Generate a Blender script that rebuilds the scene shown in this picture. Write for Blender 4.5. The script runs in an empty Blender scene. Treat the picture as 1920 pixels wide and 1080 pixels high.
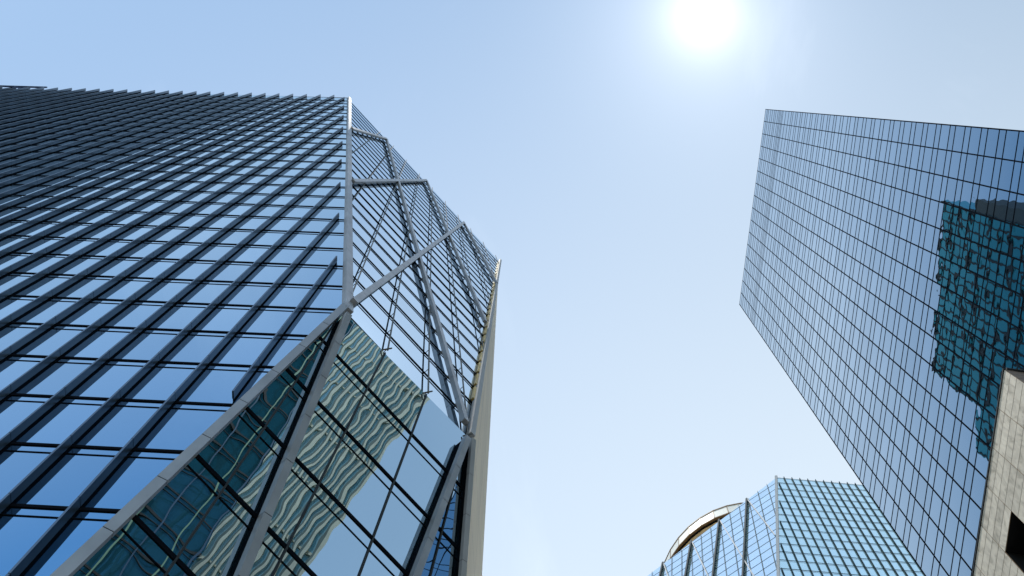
import bpy, bmesh, math, random
from mathutils import Vector as V, Matrix
random.seed(7)
sc = bpy.context.scene
COL = sc.collection

# ------------------------------------------------------------------ camera
# The photographer stands on the plaza and points the lens straight up; the
# frame is an off-centre crop of that picture (lens shift).
EYE = 1.6
cam = bpy.data.cameras.new('camera'); co = bpy.data.objects.new('camera', cam); COL.objects.link(co)
co.location = (0, 0, EYE)
# image right = +X, image down = +Y, viewing direction = +Z
co.matrix_world = Matrix(((1, 0, 0, 0), (0, -1, 0, 0), (0, 0, -1, EYE), (0, 0, 0, 1)))
cam.sensor_width = 36.0; cam.lens = 1400 / 1920 * 36.0
cam.shift_x = (960 - 1114) / 1920; cam.shift_y = (174 - 540) / 1920
cam.clip_start = 0.1; cam.clip_end = 8000
sc.camera = co

# ------------------------------------------------------------------ light
GLARE = V((0.1471, -0.1029, 1.0)).normalized()      # brightest patch of the hazy sky
SUN = V((-0.25, -0.05, 1.0)).normalized()              # high sun: the fin wall and the facet lie in shade
w = bpy.data.worlds.new('World'); sc.world = w; w.use_nodes = True
nt = w.node_tree; nt.nodes.clear()
N = nt.nodes.new; L = nt.links.new
sky = N('ShaderNodeTexSky'); sky.sky_type = 'NISHITA'; sky.sun_disc = False
sky.sun_elevation = math.asin(SUN.z); sky.sun_rotation = math.atan2(SUN.x, SUN.y)
sky.altitude = 50; sky.air_density = 1.28; sky.dust_density = 0.0; sky.ozone_density = 1.0
bg = N('ShaderNodeBackground'); bg.inputs['Strength'].default_value = 0.15
out = N('ShaderNodeOutputWorld')
# glow added to the hazy sky around GLARE, apart from the sun lamp's direction
tc = N('ShaderNodeTexCoord'); dot = N('ShaderNodeVectorMath'); dot.operation = 'DOT_PRODUCT'
nrm = N('ShaderNodeVectorMath'); nrm.operation = 'NORMALIZE'
L(tc.outputs['Generated'], nrm.inputs[0]); L(nrm.outputs[0], dot.inputs[0]); dot.inputs[1].default_value = GLARE
def wm(op, a, b=None):
    n = N('ShaderNodeMath'); n.operation = op
    for k, x in enumerate((a, b)):
        if x is None: continue
        if isinstance(x, (int, float)): n.inputs[k].default_value = x
        else: L(x, n.inputs[k])
    return n.outputs[0]
ang = wm('ARCCOSINE', wm('MINIMUM', dot.outputs['Value'], 0.999999))
def lobe(amp, sig, p):
    return wm('MULTIPLY', wm('POWER', 2.71828, wm('MULTIPLY', wm('POWER', wm('DIVIDE', ang, sig), p), -1.0)), amp)
glow = wm('ADD', lobe(3.6, 0.038, 1.5), lobe(2.4, 0.12, 1.3))
# brighter, milkier half of the sky towards the low haze (+Y)
hz = N('ShaderNodeVectorMath'); hz.operation = 'DOT_PRODUCT'; L(nrm.outputs[0], hz.inputs[0]); hz.inputs[1].default_value = V((0.35, 0.85, 0.4)).normalized()
hzf = wm('MULTIPLY', wm('POWER', wm('MAXIMUM', wm('SUBTRACT', hz.outputs['Value'], 0.05), 0.0), 1.4), 3.35)
hv = N('ShaderNodeVectorMath'); hv.operation = 'SCALE'; hv.inputs[0].default_value = (1.0, 0.94, 0.74); L(hzf, hv.inputs['Scale'])
vm = N('ShaderNodeVectorMath'); vm.operation = 'SCALE'; vm.inputs[0].default_value = (1.0, 0.98, 0.95); L(glow, vm.inputs['Scale'])
add = N('ShaderNodeVectorMath'); add.operation = 'ADD'; L(sky.outputs[0], add.inputs[0]); L(vm.outputs[0], add.inputs[1])
# thin milky veil of the hazy sky (same in every direction)
veil = N('ShaderNodeVectorMath'); veil.operation = 'ADD'; veil.inputs[1].default_value = (0.66, 0.70, 0.20)
add2 = N('ShaderNodeVectorMath'); add2.operation = 'ADD'; L(add.outputs[0], add2.inputs[0]); L(hv.outputs[0], add2.inputs[1])
L(add2.outputs[0], veil.inputs[0]); # very faint streaks of high cirrus
wn = N('ShaderNodeTexNoise'); wn.inputs['Scale'].default_value = 2.6; wn.inputs['Detail'].default_value = 7; wn.inputs['Roughness'].default_value = 0.62; wn.inputs['Distortion'].default_value = 0.8
wmp = N('ShaderNodeMapping'); wmp.inputs['Scale'].default_value = (1.0, 0.55, 1.0); wmp.inputs['Rotation'].default_value = (0, 0, 0.6); L(nrm.outputs[0], wmp.inputs['Vector']); L(wmp.outputs[0], wn.inputs['Vector'])
wr = N('ShaderNodeMapRange'); wr.inputs['From Min'].default_value = 0.52; wr.inputs['From Max'].default_value = 0.85; wr.inputs['To Max'].default_value = 0.75; L(wn.outputs['Fac'], wr.inputs['Value'])
wv = N('ShaderNodeVectorMath'); wv.operation = 'SCALE'; wv.inputs[0].default_value = (1.0, 0.98, 0.9); L(wr.outputs[0], wv.inputs['Scale'])
wa = N('ShaderNodeVectorMath'); wa.operation = 'ADD'; L(veil.outputs[0], wa.inputs[0]); L(wv.outputs[0], wa.inputs[1])
L(wa.outputs[0], bg.inputs['Color']); L(bg.outputs[0], out.inputs[0])

sd = bpy.data.lights.new('sun', 'SUN'); sd.energy = 2.4; sd.angle = math.radians(0.5); sd.color = (1.0, 0.95, 0.87)
so = bpy.data.objects.new('sun', sd); COL.objects.link(so); so.location = (-100, -20, 420)
so.rotation_euler = SUN.to_track_quat('Z', 'Y').to_euler()
sc.view_settings.view_transform = 'Standard'; sc.view_settings.look = 'None'
sc.view_settings.exposure = 0.2; sc.view_settings.gamma = 1.0; sc.view_settings.use_curve_mapping = False
sc.cycles.use_denoising = True
sc.cycles.max_bounces = 10; sc.cycles.glossy_bounces = 6; sc.cycles.sample_clamp_indirect = 6.0
sc.cycles.caustics_reflective = False; sc.cycles.caustics_refractive = False

# ------------------------------------------------------------------ materials
MATS = {}
def newmat(name):
    m = bpy.data.materials.new(name); m.use_nodes = True; m.node_tree.nodes.clear(); MATS[name] = m
    return m, m.node_tree.nodes.new, m.node_tree.links.new
def surf(name, col, rough=0.5, metal=0.0, var=0.12, scale=0.6, bump=0.0, stretch=(1, 1, 1), spec=0.5):
    m, n, l = newmat(name)
    o = n('ShaderNodeOutputMaterial'); p = n('ShaderNodeBsdfPrincipled'); l(p.outputs[0], o.inputs[0])
    p.inputs['Roughness'].default_value = rough; p.inputs['Metallic'].default_value = metal
    p.inputs['Specular IOR Level'].default_value = spec
    g = n('ShaderNodeNewGeometry'); mp = n('ShaderNodeMapping'); mp.inputs['Scale'].default_value = stretch
    l(g.outputs['Position'], mp.inputs['Vector'])
    t = n('ShaderNodeTexNoise'); t.inputs['Scale'].default_value = scale; t.inputs['Detail'].default_value = 6
    l(mp.outputs[0], t.inputs['Vector'])
    r = n('ShaderNodeMapRange'); r.inputs['To Min'].default_value = 1 - var; r.inputs['To Max'].default_value = 1 + var
    r.inputs['From Min'].default_value = 0.3; r.inputs['From Max'].default_value = 0.7
    l(t.outputs['Fac'], r.inputs['Value'])
    s = n('ShaderNodeVectorMath'); s.operation = 'SCALE'; s.inputs[0].default_value = col; l(r.outputs[0], s.inputs['Scale'])
    l(s.outputs[0], p.inputs['Base Color'])
    if bump:
        b = n('ShaderNodeBump'); b.inputs['Distance'].default_value = bump; l(t.outputs['Fac'], b.inputs['Height']); l(b.outputs[0], p.inputs['Normal'])
    return m
def glass(name, base, t0, t1, f0=0.48, f1=0.82, wave=0.0, wscale=0.6, rough=0.0, var=0.06):
    """coated curtain wall glass: tinted mirror coat over a dark body; the coat turns whiter and
    stronger at grazing angles (t0 at facing f0, t1 at f1); the sheet is gently uneven"""
    m, n, l = newmat(name)
    o = n('ShaderNodeOutputMaterial'); ad = n('ShaderNodeAddShader'); l(ad.outputs[0], o.inputs[0])
    d = n('ShaderNodeBsdfDiffuse'); d.inputs['Color'].default_value = (*base, 1)
    gl = n('ShaderNodeBsdfGlossy'); gl.inputs['Roughness'].default_value = rough
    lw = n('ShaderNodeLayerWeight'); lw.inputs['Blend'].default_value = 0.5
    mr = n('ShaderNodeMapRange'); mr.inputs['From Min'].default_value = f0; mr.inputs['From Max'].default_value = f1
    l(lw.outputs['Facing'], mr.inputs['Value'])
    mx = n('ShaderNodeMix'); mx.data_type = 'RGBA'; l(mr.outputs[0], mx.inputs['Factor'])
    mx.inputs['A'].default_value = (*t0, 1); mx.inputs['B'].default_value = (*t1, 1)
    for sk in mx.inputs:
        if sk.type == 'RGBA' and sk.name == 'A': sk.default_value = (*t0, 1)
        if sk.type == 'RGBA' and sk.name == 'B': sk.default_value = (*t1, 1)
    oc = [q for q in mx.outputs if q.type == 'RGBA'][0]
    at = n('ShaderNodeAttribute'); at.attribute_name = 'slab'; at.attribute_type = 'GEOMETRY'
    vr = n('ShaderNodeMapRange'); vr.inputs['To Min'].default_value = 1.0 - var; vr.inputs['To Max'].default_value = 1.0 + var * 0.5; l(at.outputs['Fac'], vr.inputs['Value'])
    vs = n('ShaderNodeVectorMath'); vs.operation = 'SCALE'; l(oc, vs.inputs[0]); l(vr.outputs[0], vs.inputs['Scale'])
    l(vs.outputs[0], gl.inputs['Color'])
    l(d.outputs[0], ad.inputs[0]); l(gl.outputs[0], ad.inputs[1])
    if wave:
        g = n('ShaderNodeNewGeometry'); t = n('ShaderNodeTexNoise'); t.inputs['Scale'].default_value = wscale; t.inputs['Detail'].default_value = 1.0
        of = n('ShaderNodeVectorMath'); of.operation = 'SCALE'; of.inputs[0].default_value = (37.0, 53.0, 71.0); l(at.outputs['Fac'], of.inputs['Scale'])
        po = n('ShaderNodeVectorMath'); po.operation = 'ADD'; l(g.outputs['Position'], po.inputs[0]); l(of.outputs[0], po.inputs[1])   # every pane has its own waviness
        l(po.outputs[0], t.inputs['Vector'])
        b = n('ShaderNodeBump'); b.inputs['Distance'].default_value = wave; b.inputs['Strength'].default_value = 1.0
        l(t.outputs['Fac'], b.inputs['Height']); l(b.outputs[0], gl.inputs['Normal'])
    return m
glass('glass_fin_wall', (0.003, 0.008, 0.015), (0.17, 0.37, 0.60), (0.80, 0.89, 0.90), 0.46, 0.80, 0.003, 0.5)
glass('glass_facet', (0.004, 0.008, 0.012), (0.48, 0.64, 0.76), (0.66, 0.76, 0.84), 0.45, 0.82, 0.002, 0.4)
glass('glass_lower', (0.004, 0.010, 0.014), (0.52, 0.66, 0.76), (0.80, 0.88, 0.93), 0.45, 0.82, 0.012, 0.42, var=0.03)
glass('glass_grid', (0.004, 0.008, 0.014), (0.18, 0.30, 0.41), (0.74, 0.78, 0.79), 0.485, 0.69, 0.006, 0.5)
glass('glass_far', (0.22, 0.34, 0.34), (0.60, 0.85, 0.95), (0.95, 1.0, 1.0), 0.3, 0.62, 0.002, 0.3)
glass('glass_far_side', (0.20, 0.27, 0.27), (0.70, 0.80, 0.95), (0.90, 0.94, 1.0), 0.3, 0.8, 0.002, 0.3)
glass('glass_teal', (0.030, 0.25, 0.35), (0.01, 0.03, 0.04), (0.2, 0.3, 0.35))
glass('glass_dark', (0.018, 0.085, 0.115), (0.03, 0.07, 0.09), (0.3, 0.4, 0.5))
glass('glass_ribbon', (0.42, 0.62, 0.68), (0.10, 0.16, 0.18), (0.5, 0.6, 0.65))
surf('frame_dark', (0.010, 0.013, 0.020), 0.9, 0.0, 0.2, spec=0.0)
surf('fin_slate', (0.128, 0.176, 0.236), 0.34, 0.74, 0.10, 0.5)
surf('fin_teal', (0.05, 0.08, 0.10), 0.7, 0.0, 0.10, 0.5, spec=0.1)
surf('aluminium', (0.42, 0.44, 0.47), 0.48, 0.5, 0.16, 0.5, spec=0.3)
surf('rod_grey', (0.22, 0.24, 0.26), 0.7, 0.0, 0.08, 0.5, spec=0.1)
surf('aluminium_white', (0.46, 0.49, 0.53), 0.65, 0.0, 0.05, 0.7)
surf('steel_dark', (0.05, 0.06, 0.07), 0.6, 0.0, 0.15, spec=0.2)
surf('cream_cladding', (0.95, 0.80, 0.58), 0.55, 0.0, 0.10, 0.35, 0.0, (1, 1, 0.15))
surf('cream_warm_lit', (0.85, 0.62, 0.22), 0.45, 0.0, 0.25, 0.5)
surf('crane_blue', (0.02, 0.05, 0.14), 0.4, 0.0, 0.15)
surf('white_panel', (0.92, 0.91, 0.86), 0.45, 0.0, 0.04, 0.3)
surf('bronze', (0.80, 0.52, 0.25), 0.5, 0.1, 0.25, 0.3)
surf('bronze_line', (0.28, 0.17, 0.08), 0.5, 0.1, 0.1)
surf('cream_stone', (0.84, 0.78, 0.60), 0.6, 0.0, 0.12, 0.5)
surf('olive_shade', (0.10, 0.15, 0.14), 0.6, 0.0, 0.15)
surf('pale_green', (0.30, 0.45, 0.28), 0.5, 0.0, 0.10)
surf('grey_louvre', (0.06, 0.065, 0.07), 0.7, 0.0, 0.1)
surf('concrete', (0.30, 0.30, 0.29), 0.8, 0.0, 0.12, 0.3)
surf('plaza', (0.17, 0.17, 0.16), 0.8, 0.0, 0.18, 0.15)
surf('black_void', (0.008, 0.008, 0.009), 0.7, 0.0, 0.0)
surf('pink_stone', (0.42, 0.32, 0.27), 0.6, 0.0, 0.12, 0.8)

def stone_mat():
    m, n, l = newmat('travertine')
    o = n('ShaderNodeOutputMaterial'); p = n('ShaderNodeBsdfPrincipled'); l(p.outputs[0], o.inputs[0])
    p.inputs['Roughness'].default_value = 0.55
    g = n('ShaderNodeNewGeometry'); at = n('ShaderNodeAttribute'); at.attribute_name = 'slab'; at.attribute_type = 'GEOMETRY'
    sc3 = n('ShaderNodeVectorMath'); sc3.operation = 'MULTIPLY_ADD'; sc3.inputs[1].default_value = (1.0, 1.0, 0.55)
    l(g.outputs['Position'], sc3.inputs[0]); 
    sh = n('ShaderNodeVectorMath'); sh.operation = 'SCALE'; sh.inputs[0].default_value = (9.0, 5.0, 3.0); l(at.outputs['Fac'], sh.inputs['Scale'])
    l(sh.outputs[0], sc3.inputs[2])
    t = n('ShaderNodeTexNoise'); t.inputs['Scale'].default_value = 1.3; t.inputs['Detail'].default_value = 9; t.inputs['Distortion'].default_value = 1.4
    l(sc3.outputs[0], t.inputs['Vector'])
    cr = n('ShaderNodeValToRGB'); e = cr.color_ramp.elements
    e[0].position = 0.30; e[0].color = (0.44, 0.39, 0.31, 1); e[1].position = 0.62; e[1].color = (0.82, 0.74, 0.62, 1)
    k = e.new(0.46); k.color = (0.69, 0.615, 0.51, 1)
    l(t.outputs['Fac'], cr.inputs[0])
    mr = n('ShaderNodeMapRange'); mr.inputs['To Min'].default_value = 0.86; mr.inputs['To Max'].default_value = 1.10; l(at.outputs['Fac'], mr.inputs['Value'])
    s = n('ShaderNodeVectorMath'); s.operation = 'SCALE'; l(cr.outputs[0], s.inputs[0]); l(mr.outputs[0], s.inputs['Scale'])
    l(s.outputs[0], p.inputs['Base Color'])
stone_mat()

# ------------------------------------------------------------------ builders
def thing(name, label, cat, loc, group=None):
    o = bpy.data.objects.new(name, None); COL.objects.link(o); o.location = loc
    o['label'] = label; o['category'] = cat
    if group: o['group'] = group
    return o
class MB:
    """collects polygons given in metres relative to the photographer's eye"""
    def __init__(s): s.v = []; s.f = []; s.a = []; s.m = []; s.mi = 0
    def poly(s, pts, a=0.0):
        b = len(s.v); s.v += [V(p) for p in pts]; s.f.append(tuple(range(b, b + len(pts)))); s.a.append(a); s.m.append(s.mi)
    def prism(s, pts, d0, d1):
        """polygon extruded from pts+d0 to pts+d1 (two vectors)"""
        n = len(pts); b = len(s.v)
        s.v += [V(p) + d0 for p in pts] + [V(p) + d1 for p in pts]
        s.f.append(tuple(b + k for k in reversed(range(n)))); s.f.append(tuple(b + n + k for k in range(n)))
        for k in range(n): s.f.append((b + k, b + (k + 1) % n, b + n + (k + 1) % n, b + n + k))
        s.a += [0.0] * (n + 2); s.m += [s.mi] * (n + 2)
    def box(s, c, x, y, z):
        """box centred on c with half-edge vectors x, y, z"""
        c = V(c); s.prism([c - x - y, c + x - y, c + x + y, c - x + y], -z, z)
    def bar(s, p, q, wdir, ndir, hw, n0, n1):
        """rectangular bar from p to q; half width hw along wdir, from n0 to n1 along ndir"""
        s.prism([p - wdir * hw, p + wdir * hw, q + wdir * hw, q - wdir * hw], ndir * n0, ndir * n1)
    def tube(s, p, q, r, k=8):
        d = (q - p).normalized(); a = d.orthogonal().normalized(); b = d.cross(a)
        s.prism([p + a * (r * math.cos(2 * math.pi * i / k)) + b * (r * math.sin(2 * math.pi * i / k)) for i in range(k)], V((0, 0, 0)), q - p)
    def build(s, name, mat, parent=None, kind=None, label=None, cat=None, flip=True, group=None):
        o_loc = V(parent_loc(parent)) if parent else V((0, 0, 0))
        me = bpy.data.meshes.new(name)
        off = V((0, 0, EYE)) - o_loc
        me.from_pydata([v + off for v in s.v], [], s.f)
        bm = bmesh.new(); bm.from_mesh(me); bmesh.ops.recalc_face_normals(bm, faces=bm.faces) if len(s.f) > 1 and flip else None
        bm.to_mesh(me); bm.free()
        if any(s.a):
            at = me.attributes.new('slab', 'FLOAT', 'FACE')
            for k, x in enumerate(s.a): at.data[k].value = x
        for x in (mat if isinstance(mat, tuple) else (mat,)): me.materials.append(MATS[x])
        if any(s.m): me.polygons.foreach_set('material_index', s.m)
        o = bpy.data.objects.new(name, me); COL.objects.link(o)
        if parent: o.parent = parent
        if kind: o['kind'] = kind
        if label: o['label'] = label
        if cat: o['category'] = cat
        if group: o['group'] = group
        return o
def parent_loc(o):
    l = V((0, 0, 0))
    while o is not None: l = l + V(o.location); o = o.parent
    return l

class Plane:
    """facade plane: point = o + x*ex + y*ey, n points outdoors (towards the plaza)"""
    def __init__(s, o, ex, ey, n=None):
        s.o, s.ex, s.ey = V(o), V(ex), V(ey)
        s.n = s.ex.cross(s.ey).normalized()
        if s.n.dot(s.o) > 0: s.n = -s.n
    def __call__(s, x, y, h=0.0): return s.o + s.ex * x + s.ey * y + s.n * h
def clip(poly, region):
    """Sutherland-Hodgman: polygon cut by a convex region, both 2-D"""
    area = sum(region[i][0] * region[(i + 1) % len(region)][1] - region[(i + 1) % len(region)][0] * region[i][1] for i in range(len(region)))
    reg = region if area > 0 else region[::-1]
    outp = list(poly)
    for i in range(len(reg)):
        a, b = reg[i], reg[(i + 1) % len(reg)]
        side = lambda p: (b[0] - a[0]) * (p[1] - a[1]) - (b[1] - a[1]) * (p[0] - a[0])
        inp, outp = outp, []
        for k in range(len(inp)):
            p, q = inp[k], inp[(k + 1) % len(inp)]; sp, sq = side(p), side(q)
            if sp >= 0: outp.append(p)
            if (sp >= 0) != (sq >= 0):
                t = sp / (sp - sq); outp.append((p[0] + (q[0] - p[0]) * t, p[1] + (q[1] - p[1]) * t))
        if len(outp) < 3: return []
    return outp
def img_area(pts):
    """apparent size of a polygon seen from the plaza, used only to choose which panes become parts of their own"""
    q = [(p.x / p.z * 1400 + 1114, p.y / p.z * 1400 + 174) if p.z > 1 else None for p in pts]
    if None in q: return 0
    cx = sum(a for a, b in q) / len(q); cy = sum(b for a, b in q) / len(q)
    if not (-60 < cx < 1980 and -60 < cy < 1140): return 0
    return abs(sum(q[i][0] * q[(i + 1) % len(q)][1] - q[(i + 1) % len(q)][0] * q[i][1] for i in range(len(q)))) / 2
def clear_view(pts, blockers):
    return True
def panes(pl, cells, region, tilt):
    """glass sheets, each set very slightly out of true"""
    res = []
    for c in cells:
        p = clip(c, region)
        if len(p) < 3: continue
        cx = sum(a for a, b in p) / len(p); cy = sum(b for a, b in p) / len(p)
        tx, ty = random.gauss(0, tilt), random.gauss(0, tilt)
        lx, ly = pl.ex.length, pl.ey.length
        q = [pl(a, b, tx * (a - cx) * lx + ty * (b - cy) * ly) for a, b in p]
        if (q[1] - q[0]).cross(q[2] - q[0]).dot(pl.n) < 0: q.reverse()
        res.append(q)
    return res
def put_panes(groups, parent_of, n_own=100):
    """groups: list of (panes, material, parent). The n_own that show largest become parts, the rest one stuff part per facade"""
    allp = [(img_area(p), gi, p) for gi, (ps, m, par) in enumerate(groups) for p in ps]
    allp.sort(key=lambda t: -t[0])
    own = allp[:n_own]; rest = allp[n_own:]
    for a, gi, p in own:
        b = MB(); b.poly(p, random.uniform(.02, 1)); b.build('glass_pane', groups[gi][1], groups[gi][2])
    for gi, (ps, m, par) in enumerate(groups):
        b = MB()
        for a, g, p in rest:
            if g == gi: b.poly(p, random.uniform(.02, 1))
        if b.f: b.build('glass_pane', m, par, kind='stuff', flip=False)
def strip(pl, region, x0, y0, x1, y1, hw, n0, n1, mb):
    """a bar laid on the plane between two plane points, cut off at the region's edge; hw is half width in y (or x) units"""
    p = clip([(x0, y0 - hw), (x1, y1 - hw), (x1, y1 + hw), (x0, y0 + hw)], region)
    if len(p) >= 3: mb.prism([pl(a, b) for a, b in p], pl.n * n0, pl.n * n1)
def beam(p, q, n, hw, n0, n1, name, mat, parent, seam=3.2, bracket=0.0, label=None, web=0.0):
    """boxed aluminium beam clad in panels, with open joints; standing n0..n1 off its plane"""
    d = (q - p); ln = d.length; d = d / ln; wd = d.cross(n).normalized(); nn = wd.cross(d).normalized()
    if nn.dot(n) < 0: nn = -nn
    b = MB(); k = max(1, round(ln / seam)); st = ln / k
    for i in range(k):
        b.bar(p + d * (st * i + 0.02), p + d * (st * (i + 1) - 0.02), wd, nn, hw, n0, n1)
    b.mi = 1; b.bar(p + d * 0.04, p + d * (ln - 0.04), wd, nn, hw - 0.02, n0 + 0.02, n1 - 0.02); b.mi = 0
    if web: b.mi = 1; b.bar(p + d * 0.05, p + d * (ln - 0.05), wd, nn, hw * web, 0.0, n0 + 0.01); b.mi = 0
    if bracket:
        for i in range(int(ln / bracket)):
            c = p + d * (bracket * (i + 0.5))
            b.bar(c - d * 0.08, c + d * 0.08, wd, nn, hw * 0.25, 0.02, n0 + 0.04)
    return b.build(name, (mat, 'frame_dark'), parent, label=label)

# ------------------------------------------------------------------ the ground
g = MB(); S = 3000
g.poly([(-S, -S, -EYE), (S, -S, -EYE), (S, S, -EYE), (-S, S, -EYE)])
g.build('ground', 'plaza', kind='structure')

# ------------------------------------------------------------------ the faceted tower with fins (left)
T1 = thing('glass_tower', 'nearest faceted glass tower with slate vertical fins, diagonal beams and a cream clad edge', 'tower', (-40, 30, 0))
A = Plane((-19.1698, 16.4417, 39.2935), (-2.9712, -0.0961, 0.1054), (-0.3538, -0.5002, 4.1551))
N0 = V((-17.3326, 15.051, 51.5194)); T0 = V((-53.4648, 1.0393, 161.6647)); R0 = V((-21.3051, 37.8225, 167.568)); N1 = V((-8.9904, 24.5537, 52.885))
E = V((0.6636, 0.7454, 0.0637)).normalized(); CR = (T0 - N0).normalized(); MD = V((0.0055, -0.2112, 0.9774)).normalized()
B = Plane(N0, E, CR); D = Plane(N0, E, MD)
JB = -9.3      # plane coordinate of the ground on the fin wall
def beam1_i(j): return -0.9717 + (2.967 - j) * 0.2453
regA = [(8.06, 29.2), (-0.9717, 2.967), (beam1_i(JB), JB), (37.5, JB), (37.5, 28.0)]
regB = [(0, 0.1), (12.76, 0.5), (49.8, 119.66), (0, 116.7)]
regD = [(0, 0), (12.76, 0.54), (12.76 + 0.17 * 52.5, -52), (-0.129 * 52, -52)]
fa = MB(); fa.poly([A(a, b, -0.30) for a, b in regA]); fa = fa.build('curtain_wall', 'frame_dark', T1)
fb = MB(); fb.poly([B(a, b, -0.30) for a, b in regB]); fb = fb.build('curtain_wall', 'frame_dark', T1)
fd = MB(); fd.poly([D(a, b, -0.30) for a, b in regD]); fd = fd.build('curtain_wall', 'frame_dark', T1)
cA = [[(i, j), (i + 1, j), (i + 1, j + 1), (i, j + 1)] for i in range(-1, 38) for j in range(-10, 29)]
bt = lambda j: (j - 3) * 4.441 + 0.15
sx = lambda k, t: k * 4.17 + 0.159 * t
cB = [[(sx(k, bt(j)), bt(j)), (sx(k + 1, bt(j)), bt(j)), (sx(k + 1, bt(j + 1)), bt(j + 1)), (sx(k, bt(j + 1)), bt(j + 1))] for k in range(-5, 9) for j in range(3, 30)]
dv = lambda k: 0.4 - 4.25 * k
cD = [[(4.17 * k, dv(j + 1)), (4.17 * (k + 1), dv(j + 1)), (4.17 * (k + 1), dv(j)), (4.17 * k, dv(j))] for k in range(-3, 7) for j in range(-1, 13)]
put_panes([(panes(A, cA, regA, 0.0006), 'glass_fin_wall', fa), (panes(B, cB, regB, 0.0006), 'glass_facet', fb),
           (panes(D, cD, regD, 0.0012), 'glass_lower', fd)], None)
for j in range(-9, 29):                       # one transom per storey: heavy rail and, below it, a thin one
    m = MB(); strip(A, regA, -3, j, 38, j, 0.021, -0.05, 0.05, m); strip(A, regA, -3, j - 0.135, 38, j - 0.135, 0.0055, -0.05, 0.035, m)
    if m.f: m.build('transom', 'frame_dark', fa)
for j in range(3, 30):
    m = MB(); t = bt(j); strip(B, regB, -1, t, 60, t, 0.085, -0.05, 0.05, m); strip(B, regB, -1, t - 0.66, 60, t - 0.66, 0.026, -0.05, 0.035, m)
    if m.f: m.build('transom', 'frame_dark', fb)
for k in range(1, 13):
    m = MB(); t = dv(k); strip(D, regD, -9, t, 30, t, 0.10, -0.05, 0.05, m); strip(D, regD, -9, t - 0.72, 30, t - 0.72, 0.028, -0.05, 0.035, m)
    if m.f: m.build('transom', 'frame_dark', fd)
for k in range(-1, 5):                        # flat mullions of the lower wall
    m = MB(); p = clip([(4.17 * k - 0.05, -52), (4.17 * k + 0.05, -52), (4.17 * k + 0.05, 2), (4.17 * k - 0.05, 2)], regD)
    if len(p) > 2: m.prism([D(a, b) for a, b in p], D.n * -0.05, D.n * 0.09); m.build('mullion', 'steel_dark', fd)
def fin_part(pl, i, j0, j1, hw, depth, mat, par, step=1.0):
    """deep blade made of storey-high lengths with open joints"""
    b = MB(); g_ = 0.004
    js = [j0] + [k for k in range(math.floor(j0) + 1, math.ceil(j1))] + [j1]
    js = [js[0]] + [x for x in js[1:-1] if x - js[0] > .15 and js[-1] - x > .15] + [js[-1]]
    for a, c in zip(js, js[1:]):
        b.prism([pl(i - hw, a + g_), pl(i + hw, a + g_), pl(i + hw, c - g_), pl(i - hw, c - g_)], pl.n * 0.12, pl.n * depth)
    b.mi = 1
    b.prism([pl(i - hw * .6, j0 + .01), pl(i + hw * .6, j0 + .01), pl(i + hw * .6, j1 - .01), pl(i - hw * .6, j1 - .01)], pl.n * 0.0, pl.n * (depth - 0.03))
    return b.build('fin', mat, par)
for i in range(0, 38):
    j0 = 0.1 if i == 0 else (-3.9 if i == 1 else JB)
    j1 = 2.967 + (i - 0.2 + 0.9717) / 0.3437 if i < 9 else 29.25 - (i - 8) * 0.036
    fin_part(A, i, j0, min(j1, 29.2), 0.018, 0.56, ('fin_slate', 'frame_dark'), T1)
# beams: the fold edge, the folded diagonals of the upper facet, the inverted V below
nAB = (A.n + B.n).normalized()
beam(N0 + E * 0.22 + B.n * 0.0, T0 + E * 0.45 + CR * 0.8, B.n, 0.36, 0.02, 0.42, 'beam', 'aluminium', T1)
def bb(p, q, hw=0.25, n0=0.24, n1=0.64, br=4.44):
    return beam(B(*p), B(*q), B.n, hw, n0, n1, 'beam', 'aluminium', T1, bracket=br)
bb((0.5, 1.6), (36.4, 114.4), 0.26, 0.27, 0.70)
bb((0.75, 39.6), (24.9, 117.2), 0.25, 0.26, 0.67)
bb((0.75, 77.6), (11.8, 113.6), 0.25, 0.26, 0.67)
bb((11.75, 113.2), (12.35, 1.6)); bb((24.85, 116.6), (24.5, 40.8)); bb((36.4, 114.0), (37.6, 80.4))
edge = (R0 - N1).normalized()
beam(N1 + B.n * 0.0, R0 + edge * 0.6, B.n, 0.22, 0.05, 0.55, 'beam', 'aluminium_white', T1)
def dd(p, q, hw, n0=0.36, n1=0.82, mat='aluminium', web=0.6):
    return beam(D(*p), D(*q), D.n, hw, n0, n1, 'beam', mat, T1, web=web)
QG = A(beam1_i(JB), JB)
beam(N0 + A.n * 0.02 + MD * 0.35, QG, (A.n + D.n).normalized(), 0.25, 0.03, 0.36, 'beam', 'aluminium', T1)
dd((0.28, -0.9), (2.52 * 51.4 / 19.3, -52), 0.23)
dd((12.2, -0.6), (11.35 - (52 - 12.2) * 0.085, -52), 0.22)
dd((12.82, 0.1), (12.74 + 0.155 * 52.5, -52), 0.20, 0.30, 0.55, 'aluminium_white', 0.6)
for k in range(-2, 8):                        # round rods over the upper facet
    t0, t1 = 0.3, 119.0
    # where the rod meets the facet's outline
    while sx(k, t0) < 0.35 and t0 < 119: t0 += 0.25
    while sx(k, t0) > 12.5 + 0.311 * t0 and t0 < 119: t0 += 0.25
    top = 116.6 + 0.06 * sx(k, 117)
    if t0 > top - 3: continue
    m = MB(); m.tube(B(sx(k, t0), t0, 0.30), B(sx(k, top), top, 0.30), 0.065)
    for q in range(int((top - t0) / 4.441)):
        tt = t0 + 0.4 + q * 4.441; m.tube(B(sx(k, tt), tt, 0.0), B(sx(k, tt), tt, 0.30), 0.03, 5)
    if t0 < 1: m.bar(B(sx(k, .15) - .35, .05, .05), B(sx(k, .15) + .1, .25, .55), E, B.n, .04, 0, .08)
    m.build('rod', 'rod_grey', T1)
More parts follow.
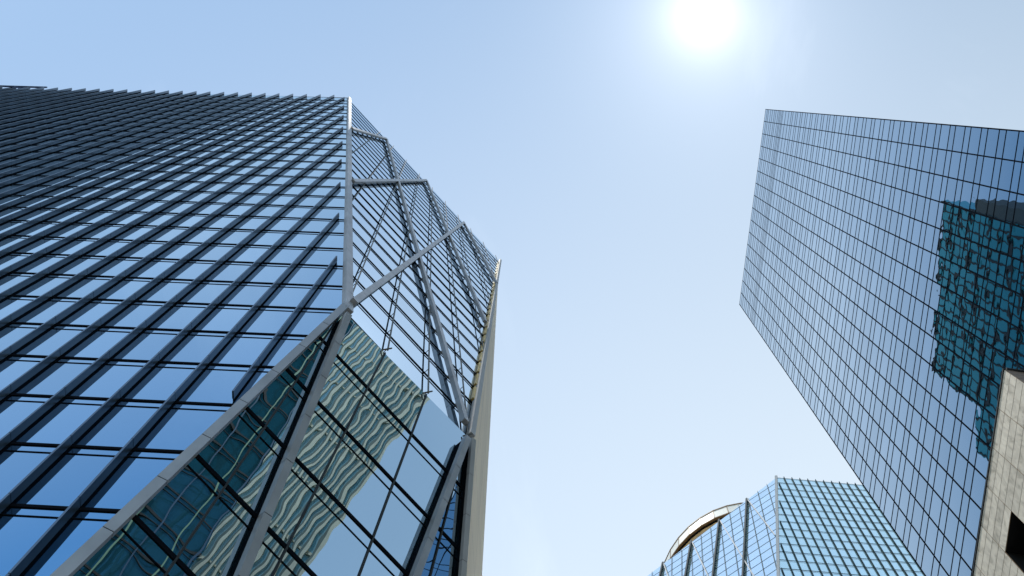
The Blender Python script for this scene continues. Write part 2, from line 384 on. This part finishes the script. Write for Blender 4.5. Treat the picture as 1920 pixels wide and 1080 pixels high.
for j in range(5, 29):                        # cream reveal panels along the outer edge, warm reflected glow put into colour
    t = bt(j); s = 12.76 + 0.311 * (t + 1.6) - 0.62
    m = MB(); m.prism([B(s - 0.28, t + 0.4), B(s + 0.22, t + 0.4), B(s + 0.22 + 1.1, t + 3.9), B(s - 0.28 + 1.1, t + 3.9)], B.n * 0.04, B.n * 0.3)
    m.build('reveal_panel', 'cream_warm_lit', T1)
# cream edge face
EG = D(12.76 + 0.17 * 52.5, -52); SG = V((-1.99, 39.5, -1.5)); 
m = MB(); rows = 22
def lerp(a, b, t): return a + (b - a) * t
left = [lerp(R0, N1, k / 16) for k in range(17)] + [lerp(N1, EG, k / 7) for k in range(1, 8)]
for k in range(len(left)):
    pass
def rightpt(z): 
    t = (R0.z - z) / (R0.z - SG.z); return lerp(R0, SG, t)
out_ = V((0.45, -0.2, 0)).normalized()
for a, b in zip(left, left[1:]):
    ra, rb = rightpt(a.z), rightpt(b.z)
    for q in range(3):
        p0, p1 = lerp(a, ra, q / 3), lerp(a, ra, (q + 1) / 3); p3, p2 = lerp(b, rb, q / 3), lerp(b, rb, (q + 1) / 3)
        if (p0 - p1).length < 0.02: m.poly([p0, p2, p3])
        else:
            up = (p0 - p3).normalized() * 0.02; sd_ = (p1 - p0).normalized() * 0.015
            m.poly([p0 - up + sd_, p1 - up - sd_, p2 + up - sd_, p3 + up + sd_])
m.build('edge_cladding', 'cream_cladding', T1, label='cream panelled edge face')
m = MB(); bk = V((-0.2, 0.25, 0)); 
for a, b in zip(left, left[1:]):
    m.poly([a + bk, rightpt(a.z) + bk, rightpt(b.z) + bk, b + bk])
AL, ALg = A(37.5, 28.0), A(37.5, JB); BK, BKg = V((-95, 62, 158)), V((-95, 62, -EYE))
m.poly([AL, ALg, BKg, BK]); m.poly([BK, BKg, SG, R0])
m.build('rear_wall', 'frame_dark', T1)
m = MB(); m.poly([AL, T0, R0, BK]); m.build('roof', 'concrete', T1)
# roof gantry
ga0 = A(30.3, 28.6)
GT = thing('roof_gantry', 'dark blue window cleaning gantry on the far left roof edge of the finned tower', 'gantry', (ga0.x, ga0.y, ga0.z + EYE))
m = MB(); 
p, q = A(30.4, 28.5, 0.3) + V((0, 0, 1.2)), A(38.5, 28.3, 0.3) + V((0, 0, 1.2))
dg = (q - p).normalized(); ng = A.n
for off in (V((0, 0, 0)), V((0, 0, 1.0)), V((0, 0.9, 0.3))): m.bar(p + off, q + off, V((0, 0, 1)), ng, 0.20, 0.0, 0.34)
for k in range(14):
    a = p + dg * (k * 1.7); m.tube(a, a + dg * 0.85 + V((0, 0, 1.0)), 0.07, 5); m.tube(a + dg * 0.85 + V((0, 0, 1.0)), a + dg * 1.7, 0.07, 5)
m.build('jib', 'crane_blue', GT)
for x in (32.0, 34.4, 37):
    a = A(x, 28.0, 0.35); m = MB(); m.bar(a, a + V((0, 0, 3.2)), dg, ng, 0.22, 0.0, 0.3); m.bar(a + V((0, 0, 2.6)), a + V((0, 0, 3.6)), dg, ng, 0.5, -0.1, 0.4); m.build('support_post', 'crane_blue', GT)

# ------------------------------------------------------------------ the black grid glass tower (right)
RO = V((47.0914, 4.4514, 205.0)); Rb = V((-0.1198, 0.991, 0.059)).normalized(); Rv = V((0.0026, 0.0028, 1.0)).normalized()
R = Plane(RO, Rb, -Rv)          # x along the roof, y metres down from the roof
BAY, LEN, HB = 55.07 / 16, 55.07, 206.0
T2 = thing('office_tower', 'slab shaped mirror glass tower with a fine black grid standing beside the stone building', 'tower', (60, 30, 0))
reg = [(0, 0), (LEN, 0), (LEN, HB), (0, HB)]
fr = MB(); fr.poly([R(a, b, -0.25) for a, b in reg]); fr = fr.build('curtain_wall', 'frame_dark', T2)
lev = [0, 2.17, 3.83, 6.26, 8.22, 10.55, 12.14, 14.31, 15.85, 16.96, 18.39, 19.41, 22.05, 24.97]
k = 0
while 27.35 + 3.98 * k < HB: lev += [27.35 + 3.98 * k, 27.35 + 3.98 * k + 1.46]; k += 1
cR = [[(BAY * i, a), (BAY * (i + 1), a), (BAY * (i + 1), b), (BAY * i, b)] for i in range(16) for a, b in zip(lev, lev[1:])]
put_panes([(panes(R, cR, reg, 0.0006), 'glass_grid', fr)], None)
rest = MB()
for n_, y in enumerate(lev):
    m = rest if y > 175 else MB()
    y_ = max(y, 0.08)
    strip(R, reg, -1, y_, LEN + 1, y_, 0.062, -0.03, 0.03, m)
    if m is not rest: m.build('transom', 'frame_dark', fr)
rest.build('transom', 'frame_dark', fr, kind='stuff')
for i in range(17):
    x = min(max(BAY * i, 0.09), LEN - 0.09); m = MB(); m.bar(R(x, 0), R(x, HB), Rb, R.n, 0.085, -0.03, 0.045); m.build('mullion', 'frame_dark', fr)
bw = MB(); dp = -R.n * 38
c = [R(0, 0, -0.05), R(LEN, 0, -0.05), R(LEN, 0) + dp, R(0, 0) + dp]; cg = [R(0, HB, -0.05), R(LEN, HB, -0.05), R(LEN, HB) + dp, R(0, HB) + dp]
for a in (1, 2, 3): bw.poly([c[a], c[(a + 1) % 4], cg[(a + 1) % 4], cg[a]])
bw.build('rear_wall', 'frame_dark', T2)
m = MB(); m.poly(c); m.build('roof', 'concrete', T2)

# ------------------------------------------------------------------ the stone building (lower right)
SO = V((30.2107, 20.3893, 55.0)); Sb = V((-0.1479, 0.989, 0)).normalized(); ZZ = V((0, 0, 1))
P_ = Plane(SO, Sb, -ZZ)
T3 = thing('stone_building', 'low building clad in veined beige stone slabs with a square black opening', 'building', (34, 32, 0))
LS, HS = 46.0, 56.5
pw, ph = 2.90, 0.80
hole = (8.74, 3.30, 11.6, 5.55)
m = MB(); gp = 0.02
ys = [0.0, 0.82] + [0.82 + ph * k for k in range(1, 72)]
for i in range(int(LS / pw) + 1):
    for a, b in zip(ys, ys[1:]):
        x0, x1 = pw * i, min(pw * (i + 1), LS)
        if b > HS: continue
        if x1 - x0 < 0.1: continue
        if x0 < hole[2] - .1 and x1 > hole[0] + .1 and a < hole[3] - .1 and b > hole[1] + .1: continue
        m.poly([P_(x0 + gp, a + gp), P_(x1 - gp, a + gp), P_(x1 - gp, b - gp), P_(x0 + gp, b - gp)], random.uniform(0.02, 1.0))
m.build('stone_cladding', 'travertine', T3)
m = MB(); dS = -P_.n
def core(x0, y0, x1, y1): m.poly([P_(x0, y0, -0.03), P_(x1, y0, -0.03), P_(x1, y1, -0.03), P_(x0, y1, -0.03)])
hx0, hy0, hx1, hy1 = pw * 3 + gp, 0.82 + ph * 3 + gp, pw * 4 - gp, 0.82 + ph * 6 - gp
core(0, 0, LS, hy0); core(0, hy1, LS, HS); core(0, hy0, hx0, hy1); core(hx1, hy0, LS, hy1)
e0, e1 = P_(LS, 0) + dS * 30, P_(LS, HS) + dS * 30; s0, s1 = P_(0, 0, -0.03) + dS * 30, P_(0, HS, -0.03) + dS * 30
m.poly([P_(LS, 0, -.03), P_(LS, HS, -.03), e1, e0]); m.poly([e0, e1, s1, s0])
m.build('rear_wall', 'bronze_line', T3)
m = MB()
for a, b in (((hx0, hy0), (hx1, hy0)), ((hx1, hy0), (hx1, hy1)), ((hx1, hy1), (hx0, hy1)), ((hx0, hy1), (hx0, hy0))):
    m.poly([P_(*a, -0.035), P_(*b, -0.035), P_(*b, -1.5), P_(*a, -1.5)])
m.poly([P_(hx0, hy0, -1.5), P_(hx1, hy0, -1.5), P_(hx1, hy1, -1.5), P_(hx0, hy1, -1.5)])
m.build('opening', 'black_void', T3)
m = MB()
for i in range(10):
    for a, b in zip(ys, ys[1:]):
        if b > HS: continue
        q = lambda x, y: P_(0, y) + dS * x
        m.poly([q(3 * i + gp, a + gp), q(3 * i + 3 - gp, a + gp), q(3 * i + 3 - gp, b - gp), q(3 * i + gp, b - gp)], random.uniform(.02, 1))
m.build('end_wall', 'pink_stone', T3)
m = MB(); m.bar(P_(-0.06, -0.05), P_(LS, -0.05), P_.n, ZZ, 0.07, -0.02, 0.06); m.bar(P_(-0.06, -0.05) - P_.n * .2, P_(-0.06, -0.05) + dS * 30, Sb, ZZ, 0.08, -0.02, 0.10)
m.build('coping', 'steel_dark', T3)
m = MB(); m.poly([P_(0, 0.02, -.03), P_(LS, 0.02, -.03), e0 - ZZ * .02, s0 - ZZ * .02]); m.build('roof', 'concrete', T3)

# ------------------------------------------------------------------ the far finned tower (lower right)
T4 = thing('glass_tower', 'far pale blue faceted tower with dark fins, peeping out under the black grid tower', 'tower', (70, 160, 0))
GO = V((67.022, 141.517, 274.6)); Gx = V((1, 0.087, 0)).normalized()
GA = Plane(GO, Gx, ZZ); Gc = V((-0.2267, -0.0197, -0.9738)).normalized(); Ge = V((-1, 0.66, 0)).normalized(); GB = Plane(GO, Ge, -Gc)
GW, GH = 62.0, 150.0
crx = lambda y: y * 0.2328      # crease on the fin wall: x at height y (y negative)
regGA = [(0, 0), (GW, 0), (GW, -275.5), (crx(-150), -150)]
regGA = [(0, 0), (GW, 0), (GW, -GH), (crx(-GH), -GH)]
regGB = [(0, 0), (54.9, -9.55), (62, -12), (62, -GH / 0.9738), (0, -GH / 0.9738)]
fga = MB(); fga.poly([GA(a, b, -0.3) for a, b in regGA]); fga = fga.build('curtain_wall', 'frame_dark', T4)
fgb = MB(); fgb.poly([GB(a, b, -0.3) for a, b in regGB]); fgb = fgb.build('curtain_wall', 'frame_dark', T4)
gl = [-3.6 - 4.2 * k for k in range(0, 36)]
glev = [0.0] + gl
cGA = [[(2.77 + 2.92 * i, a), (2.77 + 2.92 * (i + 1), a), (2.77 + 2.92 * (i + 1), b), (2.77 + 2.92 * i, b)] for i in range(-13, 21) for b, a in zip(glev, glev[1:])]
gbl = [y / 0.9738 for y in glev]
gs = lambda k, y: 4.17 * k + 0.14 * y
cGB = [[(gs(k, a), a), (gs(k + 1, a), a), (gs(k + 1, b), b), (gs(k, b), b)] for k in range(-1, 22) for b, a in zip(gbl, gbl[1:])]
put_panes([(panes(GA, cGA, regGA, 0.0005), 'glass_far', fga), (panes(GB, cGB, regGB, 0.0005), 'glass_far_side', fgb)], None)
for y in glev:
    m = MB(); strip(GA, regGA, -40, y, 70, y, 0.09, -0.03, 0.05, m); strip(GA, regGA, -40, y - 0.6, 70, y - 0.6, 0.04, -0.03, 0.03, m)
    if m.f: m.build('transom', 'frame_dark', fga)
for y in gbl:
    m = MB(); strip(GB, regGB, -2, y, 70, y, 0.09, -0.03, 0.04, m)
    if m.f: m.build('transom', 'frame_dark', fgb)
for i in range(-9, 20):
    x = 2.77 + 2.92 * i
    top = 0.25 if i >= 0 else (x - 0.85) / 0.2328
    b = MB(); b.prism([GA(x - .09, -GH), GA(x + .09, -GH), GA(x + .09, top), GA(x - .09, top)], GA.n * 0, GA.n * 0.55); b.build('fin', 'fin_teal', T4)
beam(GO + Gc * -0.5, GO + Gc * (GH / 0.9738), (GA.n + GB.n).normalized(), 0.45, -0.05, 0.6, 'beam', 'aluminium_white', T4, 6)
def gb(p, q, hw=0.40, n0=0.3, n1=0.9, mat='aluminium_white'): return beam(GB(*p), GB(*q), GB.n, hw, n0, n1, 'beam', mat, T4, 6)
for k in range(5):
    s0, r0 = 12.6 + 11.85 * k, -(2.3 + 2.05 * k)
    gb((s0, r0), (0.6, r0 - 36.0 * (s0 - .6) / 12.0) if k < 2 else (s0 - 12 * 3.2, r0 - 36.0 * 3.2), 0.17, 0.45, 0.7)
    gb((s0, r0 - .3), (s0 - 0.4, -130), 0.30, 0.3, 0.9, 'fin_teal')
for k in range(0, 22):
    y1 = -4.17 * k * 0.174; 
    if gs(k, y1) > 60: continue
    y0 = -130
    while gs(k, y0) < 0.3: y0 += 0.5
    if y0 > y1 - 3: continue
    m = MB(); m.tube(GB(gs(k, y0), y0, .25), GB(gs(k, y1), y1, .25), 0.09, 6); m.build('rod', 'rod_grey', T4)
m = MB()
a0, a1, b0, b1 = GA(GW, 0), GA(GW, -GH), GB(62, -12), GB(62, -GH / 0.9738)
k0, k1 = V((128, 181, 272)), V((16, 181, 262)); low = lambda p: V((p.x, p.y, a1.z))
m.poly([a0, low(a0), low(k0), k0]); m.poly([k0, low(k0), low(k1), k1]); m.poly([k1, low(k1), low(b0), b0])
lw = [GA(crx(-GH), -GH), a1, low(k0), low(k1), b1]
for p, q in zip(lw, lw[1:] + lw[:1]): m.poly([p, q, V((q.x, q.y, -EYE)), V((p.x, p.y, -EYE))])
m.build('rear_wall', 'glass_dark', T4)
m = MB(); m.poly([GO, a0, k0, k1, b0]); m.build('roof', 'concrete', T4)

# ------------------------------------------------------------------ the round tower behind it
C5 = V((71.5, 229.0, 0)); R5, Z5, H5, RB = 42.15, 340.0, 6.6, 43.1
T5 = thing('round_tower', 'round tower behind the far finned tower, its rim a white panelled ring', 'tower', (C5.x, C5.y, 0))
def ring_pt(r, a, z): return V((C5.x + r * math.cos(a), C5.y + r * math.sin(a), z))
FA = 40; st = 2 * math.pi / FA; ph0 = 0.045
for k in range(FA):
    a0, a1 = k * st + ph0, (k + 1) * st + ph0
    mid = (a0 + a1) / 2
    m = MB(); e_ = 0.004
    m.poly([ring_pt(RB, a0 + e_, Z5 - H5), ring_pt(RB, a1 - e_, Z5 - H5), ring_pt(R5, a1 - e_, Z5), ring_pt(R5, a0 + e_, Z5)])
    m.build('rim_panel', 'white_panel', T5)
m = MB()
for k in range(FA):
    a0, a1 = k * st + ph0, (k + 1) * st + ph0
    for z0, z1, r in ((Z5, Z5 + 0.5, R5 + 0.25), (Z5 - H5 - 0.5, Z5 - H5, RB + 0.1)):
        m.poly([ring_pt(r, a0, z0), ring_pt(r, a1, z0), ring_pt(r, a1, z1), ring_pt(r, a0, z1)])
        m.poly([ring_pt(r, a0, z0), ring_pt(r, a1, z0), ring_pt(r - 1, a1, z0), ring_pt(r - 1, a0, z0)])
    p = ring_pt(RB - .2, a0, Z5 - H5); m.bar(p, ring_pt(R5 - .2, a0, Z5), V((-math.sin(a0), math.cos(a0), 0)), V((math.cos(a0), math.sin(a0), 0)), 0.16, 0, 0.35)
m.build('rim_frame', 'bronze_line', T5)
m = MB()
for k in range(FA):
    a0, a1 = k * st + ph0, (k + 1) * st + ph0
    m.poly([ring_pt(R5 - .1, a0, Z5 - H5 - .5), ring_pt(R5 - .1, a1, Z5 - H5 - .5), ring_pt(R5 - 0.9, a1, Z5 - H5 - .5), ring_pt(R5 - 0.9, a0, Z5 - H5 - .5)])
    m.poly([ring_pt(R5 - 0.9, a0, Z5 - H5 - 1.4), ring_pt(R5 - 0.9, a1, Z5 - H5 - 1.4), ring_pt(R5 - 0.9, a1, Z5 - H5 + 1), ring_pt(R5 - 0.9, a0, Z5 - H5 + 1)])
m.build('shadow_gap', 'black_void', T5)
m = MB()
for k in range(FA):
    a0, a1 = k * st + ph0, (k + 1) * st + ph0
    for r, z0, z1 in ((R5 - 0.4, Z5 - H5 - 3.4, Z5 - H5 - 1.4), (R5 - 3.2, Z5 - H5 - 26, Z5 - H5 - 3.4)):
        m.poly([ring_pt(r, a0, z0), ring_pt(r, a1, z0), ring_pt(r, a1, z1), ring_pt(r, a0, z1)])
    for z in (Z5 - H5 - 1.4, Z5 - H5 - 3.4): m.poly([ring_pt(R5 - 0.4, a0, z), ring_pt(R5 - 0.4, a1, z), ring_pt(R5 - 3.3, a1, z), ring_pt(R5 - 3.3, a0, z)])
    p = ring_pt(R5 - 0.9, a0, Z5 - H5 - 3.4); m.bar(p - ZZ * 22, p, V((-math.sin(a0), math.cos(a0), 0)), V((math.cos(a0), math.sin(a0), 0)), 0.35, -.6, 0.2)
m.build('gallery', 'bronze', T5)
m = MB()
for k in range(FA):
    a0, a1 = k * st + ph0, (k + 1) * st + ph0
    m.poly([ring_pt(R5 - 1, a0, -EYE), ring_pt(R5 - 1, a1, -EYE), ring_pt(R5 - 1, a1, Z5 - H5 - 26), ring_pt(R5 - 1, a0, Z5 - H5 - 26)])
m.poly([ring_pt(R5 - 1, k * st, Z5 - H5 - 26) for k in range(FA)])
m.build('drum_wall', 'cream_stone', T5)
m = MB(); m.poly([ring_pt(R5 - .3, k * st + ph0, Z5 - 1) for k in range(FA)]); m.build('roof', 'concrete', T5)

# ------------------------------------------------------------------ neighbours outside the frame, seen as reflections
# teal tower hidden behind the finned tower, height and place invented for its reflection
T6 = thing('office_tower', 'dark teal glass block with black lines, out of direct view, added for its mirror image in the black grid tower', 'tower', (-250, 110, 0))
k0, k1 = V((-195.4, 28.8, 0)), V((-219.0, 161.8, 0)); kd = (k1 - k0).normalized(); kn = V((kd.y, -kd.x, 0))
if kn.x < 0: kn = -kn
def kbox(s0, s1, ztop, depth, mat, name, z0=-EYE, push=0.0):
    m = MB(); p = [k0 + kd * s0 + kn * push, k0 + kd * s1 + kn * push, k0 + kd * s1 - kn * depth, k0 + kd * s0 - kn * depth]
    lo = [V((q.x, q.y, z0)) for q in p]; hi = [V((q.x, q.y, ztop)) for q in p]
    for i in range(4): m.poly([lo[i], lo[(i + 1) % 4], hi[(i + 1) % 4], hi[i]])
    m.poly(hi); m.poly(lo); return m.build(name, mat, T6)
kbox(0, 135, 598, 60, 'glass_teal', 'main_wall'); kbox(135, 165, 524, 60, 'glass_teal', 'lower_wing')
kbox(-9, 0, 548, 60, 'grey_louvre', 'service_core')
m = MB()
z = 596.0
while z > 200:
    m.bar(k0 + ZZ * z, k0 + kd * (135 if z > 524 else 165) + ZZ * z, ZZ, kn, 0.95, 0.05, 0.6); z -= 14.2
x = 0.6
while x < 165:
    m.bar(k0 + kd * x + ZZ * 200, k0 + kd * x + ZZ * (598 if x < 135 else 524), kd, kn, 0.5, 0.05, 0.5); x += 7.4
m.build('grid', 'black_void', T6)

# ribbed cream-and-glass tower: mirrored in the lower wall of the finned tower
eye2 = V((-15.5, 18.5, 40.0))
T7 = thing('ribbed_tower', 'tall cream ribbed tower seen mirrored as wavy stripes in the nearest tower', 'tower', (90, -60, 0))
def az(deg, dist): a = math.radians(deg); return V((eye2.x + dist * math.cos(a), eye2.y + dist * math.sin(a), 0))
l0, l1 = az(-25.8, 112), az(-44, 120); ld = (l1 - l0).normalized(); ln_ = V((-ld.y, ld.x, 0))
if ln_.dot(eye2 - l0) < 0: ln_ = -ln_
LW = (l1 - l0).length; LH = 235.0
def lbox(s0, s1, n0, n1, mat, name, par, h=LH):
    m = MB(); b = l0 + ld * s0; 
    m.prism([b + ln_ * n0 - ZZ * EYE, b + ld * (s1 - s0) + ln_ * n0 - ZZ * EYE, b + ld * (s1 - s0) + ln_ * n1 - ZZ * EYE, b + ln_ * n1 - ZZ * EYE], V((0, 0, 0)), ZZ * h); return m.build(name, mat, par)
m = MB(); m.prism([l0 - ZZ * EYE, l1 - ZZ * EYE, l1 - ld * 8 - ln_ * 20 - ZZ * EYE, l0 + ld * 8 - ln_ * 20 - ZZ * EYE], V((0, 0, 0)), ZZ * LH); m.build('body', 'glass_ribbon', T7)
x = 0.0
while x < LW:
    lbox(x, x + 0.55, 0.01, 0.8, 'cream_stone', 'rib', T7, LH + 0.5); lbox(x + 0.58, x + 1.02, 0.01, 0.4, 'olive_shade', 'rib_shade', T7, LH - 1)  # olive strip beside each cream rib: the rib's shading put into colour
    x += 1.78
m = MB()
for q in range(17):
    zz = 5 + 13.2 * q; m.bar(l0 + ZZ * zz, l0 + ld * LW + ZZ * zz, ZZ, ln_, 0.22, 0.01, 0.3)
m.build('spandrel', 'cream_stone', T7)

# dark finned block: mirrored in the triangle between the inverted V beams
T8 = thing('office_tower', 'dark teal block with pale green fins, mirrored beside the wavy cream stripes', 'tower', (45, -45, 0))
qb, qt = V((41.3, -5.2, -EYE)), V((34.5, -26.0, 128.0)); qd = V((-0.5, -0.87, 0)).normalized()   # slanted right-hand edge
QM = Plane(qb, qd, (qt - qb) / (qt - qb).length)
if QM.n.dot(eye2 - qb) < 0: QM.n = -QM.n
QW, QH = 46.0, (qt - qb).length
m = MB(); m.prism([QM(0, 0), QM(QW, 0), QM(QW, QH), QM(0, QH)], V((0, 0, 0)), -QM.n * 16); m.build('body', 'glass_dark', T8)
for k in range(16):
    x = 0.3 + 2.97 * k; m = MB(); m.prism([QM(x - .1, 0), QM(x + .1, 0), QM(x + .1, QH), QM(x - .1, QH)], QM.n * 0.01, QM.n * 0.6); m.build('fin', 'pale_green' if k % 2 else 'fin_slate', T8)
m = MB()
for q in range(31):
    y = 3 + 4.25 * q; m.bar(QM(0, y), QM(QW, y), QM.ey, QM.n, 0.14, 0.01, 0.1); m.bar(QM(0, y - .75), QM(QW, y - .75), QM.ey, QM.n, 0.04, 0.01, 0.08)
m.build('transom', 'black_void', T8)
